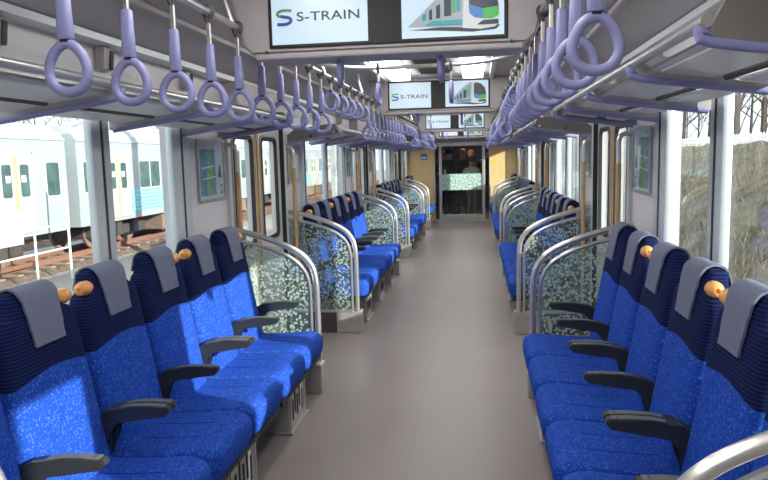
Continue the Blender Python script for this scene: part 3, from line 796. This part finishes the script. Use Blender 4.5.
# ------------------------------------------------------------------ people beyond the glass door
SKIN = rgb(196, 150, 122)
def person(x, y, rz, h, coat, legs, hat, label, arms=0.1):
    k = h / 1.7
    t = NT('clothes'); co = t.coord(); sx = t.add('ShaderNodeSeparateXYZ'); t.link(co, sx.inputs[0])
    c = t.mix(t.math('GREATER_THAN', sx.outputs[2], 0.86 * k), legs, coat)
    c = t.mix(t.math('GREATER_THAN', sx.outputs[2], 1.44 * k), c, SKIN)
    c = t.mix(t.math('LESS_THAN', sx.outputs[2], 0.07 * k), c, (0.02, 0.02, 0.02, 1))
    t.link(c, t.p.inputs['Base Color']); t.p.inputs['Roughness'].default_value = 0.8
    V, E, Rr = [], [], []
    def v(p, r, par=None):
        V.append(tuple(q * k for q in p)); Rr.append(r * k)
        if par is not None: E.append((par, len(V) - 1))
        return len(V) - 1
    pel = v((0, 0, 0.95), 0.135); wa = v((0, 0, 1.10), 0.125, pel); ch = v((0, 0, 1.32), 0.145, wa); nk = v((0, 0, 1.45), 0.055, ch)
    jaw = v((0, -0.015, 1.52), 0.07, nk); hd = v((0, 0, 1.60), 0.088, jaw); v((0, 0.005, 1.67), 0.065, hd)
    v((0, -0.105, 1.565), 0.012, jaw)                                    # nose
    for s in (-1, 1):
        sh = v((s * 0.19, 0, 1.38), 0.062, ch); el = v((s * (0.22 + arms), 0.02, 1.10), 0.048, sh); wr = v((s * (0.20 + arms), -0.10 - arms, 0.90), 0.034, el)
        pm = v((s * (0.20 + arms), -0.13 - arms, 0.82), 0.032, wr)
        for f in range(4): 
            a = v((s * (0.20 + arms) + (f - 1.5) * 0.018, -0.145 - arms, 0.765 - (0.008 if f in (1, 2) else 0)), 0.009, pm); v((s * (0.20 + arms) + (f - 1.5) * 0.018, -0.13 - arms, 0.725 - (0.010 if f in (1, 2) else 0)), 0.008, a)
        v((s * (0.165 + arms), -0.16 - arms, 0.80), 0.009, pm)
        hp = v((s * 0.095, 0, 0.88), 0.092, pel); kn = v((s * 0.10, -0.01, 0.50), 0.062, hp); an = v((s * 0.105, 0.02, 0.09), 0.042, kn)
        v((s * 0.11, -0.12, 0.045), 0.036, an)
    me = bpy.data.meshes.new('person'); me.from_pydata(V, E, []); me.materials.append(t.m)
    o = link('person', me, None, (x, y, 0), (0, 0, rz), None, label, 'person', 'people beyond the glass door')
    md = o.modifiers.new('skin', 'SKIN'); md.use_smooth_shade = True
    for sv, r in zip(me.skin_vertices[0].data, Rr): sv.radius = (r, r * 0.85)
    me.skin_vertices[0].data[0].use_root = True
    o.modifiers.new('sub', 'SUBSURF').levels = 1; o.modifiers['sub'].render_levels = 1
    bm = bmesh.new(); R = []
    for z, r in ((1.585, 0.098), (1.62, 0.104), (1.66, 0.100), (1.70, 0.080), (1.73, 0.040), (1.735, 0.01)):
        R.append([(r * k * math.cos(2 * PI * j / 18), 0.004 * k + r * k * 1.08 * math.sin(2 * PI * j / 18), z * k) for j in range(18)])
    loft(bm, R)
    obj('cap' if hat[3] else 'hair', bm, mat('headwear', hat[:3] + (1,), 0.8), o, True)
DK = (0.015, 0.016, 0.02, 1); OR = (0.52, 0.15, 0.03, 1); HR = (0.02, 0.014, 0.01, 0)
person(-0.34, 17.4, 0.3, 1.74, DK, (0.02, 0.03, 0.06, 1), HR, 'dark haired person in black coat at the left of the vestibule')
person(-0.02, 18.0, -0.2, 1.72, (0.03, 0.03, 0.035, 1), (0.05, 0.04, 0.025, 1), OR, 'person in orange cap and black coat in vestibule centre')
person(0.20, 19.2, 0.1, 1.70, (0.10, 0.06, 0.04, 1), DK, OR, 'person in orange cap and brown coat behind the white jacket')
person(0.22, 17.2, 0.5, 1.52, (0.75, 0.73, 0.70, 1), (0.25, 0.23, 0.22, 1), HR, 'person in white jacket near the glass door')
person(0.62, 18.0, -0.4, 1.76, (0.02, 0.025, 0.05, 1), DK, OR, 'person in orange cap and navy coat at the right of the vestibule')
person(-0.5, 18.6, 0.0, 1.70, (0.06, 0.03, 0.03, 1), DK, OR, 'person in orange cap deepest in the vestibule')

# ------------------------------------------------------------------ outside, left: tracks and another train
MT['gravel'] = ground_mat('pale_gravel', rgb(150, 144, 138), rgb(178, 172, 164), rgb(204, 198, 190), 9, 60)
MT['ballast'] = ground_mat('rusty_ballast', rgb(96, 78, 68), rgb(132, 112, 100), rgb(164, 146, 132), 6, 50)
MT['rust'] = mat('rusty_rail', rgb(138, 98, 80), 0.8, var=0.2, scale=20)
MT['tie'] = mat('concrete_sleeper', rgb(146, 132, 120), 0.9, var=0.15)
MT['carbody'] = mat('silver_car_body', rgb(160, 168, 172), 0.45, 0.1, var=0.03, scale=1)
MT['cardoor'] = mat('pale_car_door', rgb(180, 182, 180), 0.45, 0.05, var=0.02)
MT['caryel'] = mat('yellow_door_edge', rgb(212, 186, 104), 0.5)
MT['carglass'] = mat('greenish_car_window', rgb(60, 86, 84), 0.12, 0.0, var=0.4, scale=3, spec=0.8)
MT['carblue'] = mat('sky_blue_car_stripe', rgb(120, 196, 226), 0.45)
MT['carunder'] = mat('dark_underframe', rgb(70, 64, 60), 0.8, var=0.2)
MT['carbox'] = mat('brown_equipment_case', rgb(134, 112, 98), 0.8, var=0.15)
MT['white'] = mat('white_paint', rgb(232, 232, 230), 0.5, var=0.02)
MT['carroof'] = mat('grey_car_roof', rgb(176, 178, 180), 0.7)
link('ground', mesh('ground', mk(box, -120, 2.6, -40, 160, -1.4, -1.22), 'gravel'), kind='structure', label='pale gravel ground beside the tracks on the left')
def track(xc, label):
    t = thing('railway_track', label, 'railway track', (xc, 25, -1.22))
    po = [(-1.3, 0), (1.3, 0), (1.05, 0.10), (-1.05, 0.10)]
    obj('ballast_bed', mk(prism, po, 'y', -32, 60), 'ballast', t)
    for s in (-1, 1):
        rp = [(-0.06, 0.13), (0.06, 0.13), (0.012, 0.16), (0.012, 0.24), (0.035, 0.25), (0.035, 0.29), (-0.035, 0.29), (-0.035, 0.25), (-0.012, 0.24), (-0.012, 0.16)]
        obj('rail', mk(prism, [(u + s * 0.533, v) for u, v in rp], 'y', -32, 60), 'rust', t)
    tm = mesh('sleeper', mk(rbox, -1.0, 1.0, -0.11, 0.11, 0.04, 0.14, 0.02, 1), 'tie')
    for k in range(110): link('sleeper', tm, t, (0, -25 + k * 0.66, 0))
track(-11.8, 'rusty railway track under the silver train outside')
track(-15.8, 'rusty railway track beyond the silver train outside')

def train_car(y0, y1, doors, wins, stripe, label):
    L = y1 - y0; yc = (y0 + y1) / 2
    t = thing('train_car', label, 'train car', (-11.8, yc, -0.93), group='cars of the train outside')
    Z = 0.93
    po = [(-1.38, Z - 0.12), (1.38, Z - 0.12), (1.40, Z + 0.6), (1.40, Z + 2.25), (1.30, Z + 2.42), (-1.30, Z + 2.42), (-1.40, Z + 2.25), (-1.40, Z + 0.6)]
    obj('body', mk(prism, po, 'y', -L / 2, L / 2), 'carbody', t)
    ro = [(-1.30, Z + 2.42), (1.30, Z + 2.42), (1.0, Z + 2.60), (0.5, Z + 2.68), (-0.5, Z + 2.68), (-1.0, Z + 2.60)]
    obj('roof', mk(prism, ro, 'y', -L / 2 + 0.05, L / 2 - 0.05), 'carroof', t)
    obj('rain_gutter', mk(rbox, 1.36, 1.43, -L / 2, L / 2, Z + 2.22, Z + 2.27, 0.01, 1), 'cardoor', t)
    for k in range(3): obj('roof_unit', mk(rbox, -0.8, 0.8, -L / 2 + 3 + k * 6, -L / 2 + 5.4 + k * 6, Z + 2.62, Z + 2.95, 0.08, 2), 'carroof', t)
    for d in doors:
        q = d - yc
        for e in (-1, 1):
            a, b = sorted((q + e * 0.01, q + e * 0.62))
            dl = obj('door_leaf', mk(rbox, 1.39, 1.412, a, b, Z - 0.02, Z + 1.86, 0.008, 1), 'cardoor', t)
            a, b = sorted((q + e * 0.16, q + e * 0.48))
            obj('door_pane', mk(prism, rrect(a, b, Z + 0.85, Z + 1.62, 0.06), 'x', 1.412, 1.418), 'carglass', dl)
            a, b = sorted((q + e * 0.20, q + e * 0.36))
            obj('door_sticker', mk(box, 1.418, 1.42, a, b, Z + 1.20, Z + 1.36), 'white', dl)
            a, b = sorted((q + e * 0.012, q + e * 0.055))
            obj('yellow_edge', mk(box, 1.41, 1.416, a, b, Z, Z + 1.84), 'caryel', dl)
        obj('door_groove', mk(box, 1.398, 1.404, q - 0.68, q - 0.64, Z - 0.05, Z + 1.92), 'carroof', t); obj('door_groove', mk(box, 1.398, 1.404, q + 0.64, q + 0.68, Z - 0.05, Z + 1.92), 'carroof', t)
        obj('door_lintel', mk(box, 1.398, 1.404, q - 0.68, q + 0.68, Z + 1.88, Z + 1.92), 'carroof', t)
    for a, b in wins:
        w = obj('window', mk(prism, rrect(a - yc, b - yc, Z + 0.78, Z + 1.70, 0.08), 'x', 1.392, 1.41), 'alu', t)
        obj('pane', mk(prism, rrect(a - yc + 0.04, b - yc - 0.04, Z + 0.82, Z + 1.66, 0.06), 'x', 1.41, 1.414), 'carglass', w)
        if b - a > 1.0: obj('window_bar', mk(box, 1.412, 1.42, (a + b) / 2 - yc - 0.03, (a + b) / 2 - yc + 0.03, Z + 0.82, Z + 1.66), 'alu', w)
    if stripe:
        for k in range(6): obj('side_stripe', mk(box, 1.395, 1.405, stripe[0] - yc, stripe[1] - yc, Z + 0.10 + k * 0.115, Z + 0.10 + k * 0.115 + 0.075), 'carblue', t)
    for e in (-1, 1):
        c = e * (L / 2 - 2.9)
        bg_ = obj('bogie', mk(rbox, -1.05, 1.05, c - 1.45, c + 1.45, Z - 0.62, Z - 0.30, 0.06, 2), 'carunder', t)
        for f in (-1, 1):
            for s in (-1, 1):
                R = [[(s * 0.533 + x, c + f * 1.05 + r * math.cos(2 * PI * j / 20), 0.43 + r * math.sin(2 * PI * j / 20)) for j in range(20)] for x, r in ((-0.06, 0.40), (0.0, 0.43), (0.06, 0.43), (0.065, 0.32))]
                obj('wheel', mk(loft, R), 'carbox', bg_)
            obj('spring_case', mk(rbox, 1.0, 1.2, c + f * 0.5 - 0.15, c + f * 0.5 + 0.15, Z - 0.6, Z - 0.15, 0.03, 2), 'carunder', bg_)
    for k, (a, b, m) in enumerate(((-4.6, -2.2, 'carbox'), (-1.6, 0.8, 'carunder'), (1.4, 4.2, 'carbox'))):
        obj('equipment_case', mk(rbox, -1.2, 1.22, a, b, Z - 0.72, Z - 0.14, 0.03, 2), m, t)
train_car(-2.9, 16.75, [0.3, 5.1, 10.0, 14.72], [(2.0, 3.4), (6.8, 8.3), (11.6, 13.1), (15.85, 16.45)], None, 'silver train car outside with one narrow end window, left of the coupling gap')
train_car(17.25, 36.9, [19.35, 24.1, 28.9, 33.6], [(17.5, 18.2), (20.65, 22.1), (25.5, 27.2), (30.2, 31.9), (34.8, 36.2)], (20.1, 23.3), 'silver train car outside with pale blue side stripes')
train_car(37.4, 57.0, [39.5, 44.2, 49.0, 53.8], [(41.0, 42.7), (45.8, 47.5), (50.5, 52.2)], (40.2, 43.4), 'farthest silver train car outside, glimpsed through the left doors')
gt = thing('gangway_bellows', 'grey bellows between the two silver train cars outside', 'gangway', (-11.8, 17.0, -0.05))
for k in range(4): obj('bellows_fold', mk(rbox, -0.6, 0.6, -0.235 + k * 0.12, -0.125 + k * 0.12, 0, 2.1, 0.03, 1), 'carunder', gt)

# white pipe fence with a notice board in front of the train
ff = thing('pipe_fence', 'white pipe fence in front of the silver train outside', 'fence', (-9.6, 13.0, -1.22))
for y in (10.6, 12.3, 14.1): obj('fence_post', mk(tube, [(0, y - 13.0, 0), (0, y - 13.0, 1.75)], 0.026, 8), 'white', ff, True)
obj('fence_post', mk(tube, [(0, 2.4, 0), (0, 2.4, 2.43)], 0.03, 8), 'white', ff, True)
for z in (0.80, 1.38): obj('fence_rail', mk(tube, [(0, -3.6, z), (0, 2.4, z)], 0.022, 8), 'white', ff, True)
nb = thing('notice_board', 'blank white board fixed to the pipe fence outside', 'sign', (-9.5, 12.9, -0.12))
obj('board', mk(rbox, -0.02, 0.02, -0.66, 0.66, 0, 0.72, 0.008), 'white', nb); obj('board_rim', mk(rbox, 0.018, 0.024, -0.64, 0.64, 0.01, 0.03, 0.002), 'carroof', nb)

# overhead line masts and wires
for i, y in enumerate((19.0, 38.0, 57.0)):
    m = thing('catenary_mast', 'grey lattice overhead line portal outside, %s along the tracks' % ORD[i], 'mast', (-20.5, y, -1.22), group='overhead line portals')
    for x in (0, 12.8):
        obj('post', mk(rbox, x - 0.14, x + 0.14, -0.14, 0.14, 0, 7.4, 0.02, 1), 'carroof', m)
    for z in (6.4, 7.2): obj('beam', mk(rbox, -0.2, 13.0, -0.06, 0.06, z, z + 0.12, 0.01, 1), 'carroof', m)
    for k in range(16): obj('brace', mk(tube, [(k * 0.8, 0, 6.45 + (k % 2) * 0.8), (k * 0.8 + 0.8, 0, 7.25 - (k % 2) * 0.8)], 0.03, 6), 'carroof', m)
for i, (x, z) in enumerate(((-11.8, 3.9), (-11.8, 4.9), (-10.3, 3.35))):
    t = link('overhead_wire', mesh('overhead_wire', mk(tube, [(0, -30, 0.3), (0, 0, -0.1), (0, 19, 0.2), (0, 40, -0.1), (0, 80, 0.2)], 0.022, 6), 'carunder'), None, (x, 0, z), None, None, '%s overhead wire above the silver train' % ('thin contact', 'upper carrier', 'low side feeder')[i], 'wire')

# ------------------------------------------------------------------ bare trees
MT['bark'] = mat('grey_brown_bark', rgb(78, 66, 58), 0.9, var=0.25, scale=8)
MT['bark2'] = mat('pale_brown_twigs', rgb(112, 92, 76), 0.9, var=0.2, scale=8)
def tree(x, y, z, h, label, group, bark, depth=4, lean=0.05, seed=0, spread=0.6, thick=0.006, low=0.28):
    rnd = random.Random(seed)
    t = thing('bare_tree', label, 'tree', (x, y, z), group=group)
    tr, br = bmesh.new(), bmesh.new()
    top = Vector((rnd.uniform(-lean, lean) * h, rnd.uniform(-lean, lean) * h, h * 0.95))
    tube(tr, [Vector((0, 0, 0)), top * 0.3 + Vector((0.05, 0, 0)), top * 0.6, top], lambda q: h * thick * 1.6 * (1 - 0.85 * q) + 0.01, 7)
    def grow(p, d, ln, r, dep):
        q = p + d * ln; q2 = p + d * ln * 0.5 + Vector((rnd.uniform(-1, 1), rnd.uniform(-1, 1), rnd.uniform(-0.5, 0.5))) * ln * 0.07
        tube(br, [p, q2, q], lambda u: r * (1 - 0.55 * u), 4)
        if dep == 0: return
        for _ in range(3):
            nd_ = (d + Vector((rnd.uniform(-1, 1), rnd.uniform(-1, 1), rnd.uniform(-0.25, 0.9))) * 0.75).normalized()
            grow(p + d * ln * rnd.uniform(0.45, 1.0), nd_, ln * rnd.uniform(0.5, 0.72), r * 0.55, dep - 1)
    nb_ = 9
    for k in range(nb_):
        f = low + (0.94 - low) * k / nb_; a = k * 2.4 + rnd.random()
        grow(top * f, Vector((math.cos(a) * spread, math.sin(a) * spread, rnd.uniform(0.3, 0.9))).normalized(), h * (0.30 - 0.16 * f), h * thick * (1.2 - f), depth - 1)
    obj('trunk', tr, bark, t, True); b = obj('branches', br, bark, t)
RW = ['behind the white fence', 'farther up the right bank']
n = 0
k = 0
for i, x in enumerate((9.8, 16.4, 22.5)):
    for j in range(5):
        x = x + (3.0 if j % 2 else -3.0 if j else 0)
        y = (x - 0.36) / (0.42 - 0.034 * j - 0.015 * i)
        tree(x, y, 1.85, 8.0 + (k % 4) * 1.2, 'bare dark tree in the %s belt on the right bank, %s from the near end' % (ORD[i], ORD[j]), 'bare trees on the bank', 'bark', 4, 0.02, k + 3, 0.5, 0.006, 0.10); k += 1
for k in range(12):
    tree(-25 - (k % 3) * 6, 22 + k * 5.0, -1.22, 7.5 + (k % 3) * 1.0, 'bare pale brown tree beyond the train, %s from the near end' % ORD[k], 'bare trees beyond the train', 'bark2', 5, 0.04, 40 + k, 0.9, 0.010)

# ------------------------------------------------------------------ outside, right: grass bank, white fence, white barrier
MT['dry'] = ground_mat('dry_grass_bank', rgb(88, 80, 70), rgb(138, 128, 112), rgb(180, 170, 152), 1.6, 16, 1.0)
bm = bmesh.new()
NX, NY = 26, 130
rnd = random.Random(5); grid = []
for j in range(NY + 1):
    row = []
    for i in range(NX + 1):
        u = i / NX; x = 2.6 + u * 24; y = -6 + j * 0.75
        z = -1.2 if x < 3.2 else min(1.75, -1.2 + (x - 3.2) / 4.9 * 2.95)
        z += (rnd.uniform(-0.10, 0.10) if x > 3.2 else 0)
        row.append(bm.verts.new((x, y, z)))
    grid.append(row)
for j in range(NY):
    for i in range(NX): bm.faces.new((grid[j][i], grid[j][i + 1], grid[j + 1][i + 1], grid[j + 1][i]))
me = mesh('grass_bank', bm, 'dry', True, 80)
gb = link('grass_bank', me, kind='structure', label='dry brown grass bank rising on the right side')
# dry tufts
tm = bmesh.new(); rnd = random.Random(9)
for k in range(5200):
    x = rnd.uniform(4.2, 7.9); y = rnd.uniform(3, 40); z = min(1.75, -1.2 + (x - 3.2) / 4.9 * 2.95) - 0.05
    for b in range(3):
        a = rnd.uniform(0, 2 * PI); l = rnd.uniform(0.12, 0.34); w = 0.012
        p = Vector((x, y, z)); q = p + Vector((math.cos(a) * l * 0.7, math.sin(a) * l * 0.7, l)); sd = Vector((-math.sin(a), math.cos(a), 0)) * w
        tm.faces.new([tm.verts.new(p - sd), tm.verts.new(p + sd), tm.verts.new(q)])
obj('dry_grass', tm, mat('straw', rgb(168, 156, 132), 0.9, var=0.25, scale=3), None, kind='stuff', label='dry straw coloured grass tufts on the right bank', cat='grass')
fe = thing('picket_fence', 'white picket fence along the top of the right bank', 'fence', (8.2, 26, 1.70))
pk = mesh('picket', mk(prism, [(-0.05, 0), (0.05, 0), (0.05, 0.27), (0, 0.32), (-0.05, 0.27)], 'x', -0.012, 0.012), 'white')
for k in range(150): link('picket', pk, fe, (0, -14 + k * 0.2, 0))
for z in (0.07, 0.2): obj('fence_rail', mk(box, 0.012, 0.04, -14.1, 16, z, z + 0.05), 'white', fe)
nb = thing('noise_barrier', 'white ribbed barrier beside the track far ahead on the right', 'barrier', (3.9, 30, -1.2))
pn = mesh('barrier_panel', mk(rbox, -0.04, 0.04, -0.46, 0.46, 0, 3.9, 0.015, 1), 'white')
for k in range(36): link('barrier_panel', pn, nb, (0, -13 + k * 0.95, 0))
ps = mesh('barrier_post', mk(box, -0.07, 0.07, -0.02, 0.02, 0, 3.95), 'carroof')
for k in range(37): link('barrier_post', ps, nb, (0, -13.475 + k * 0.95, 0))
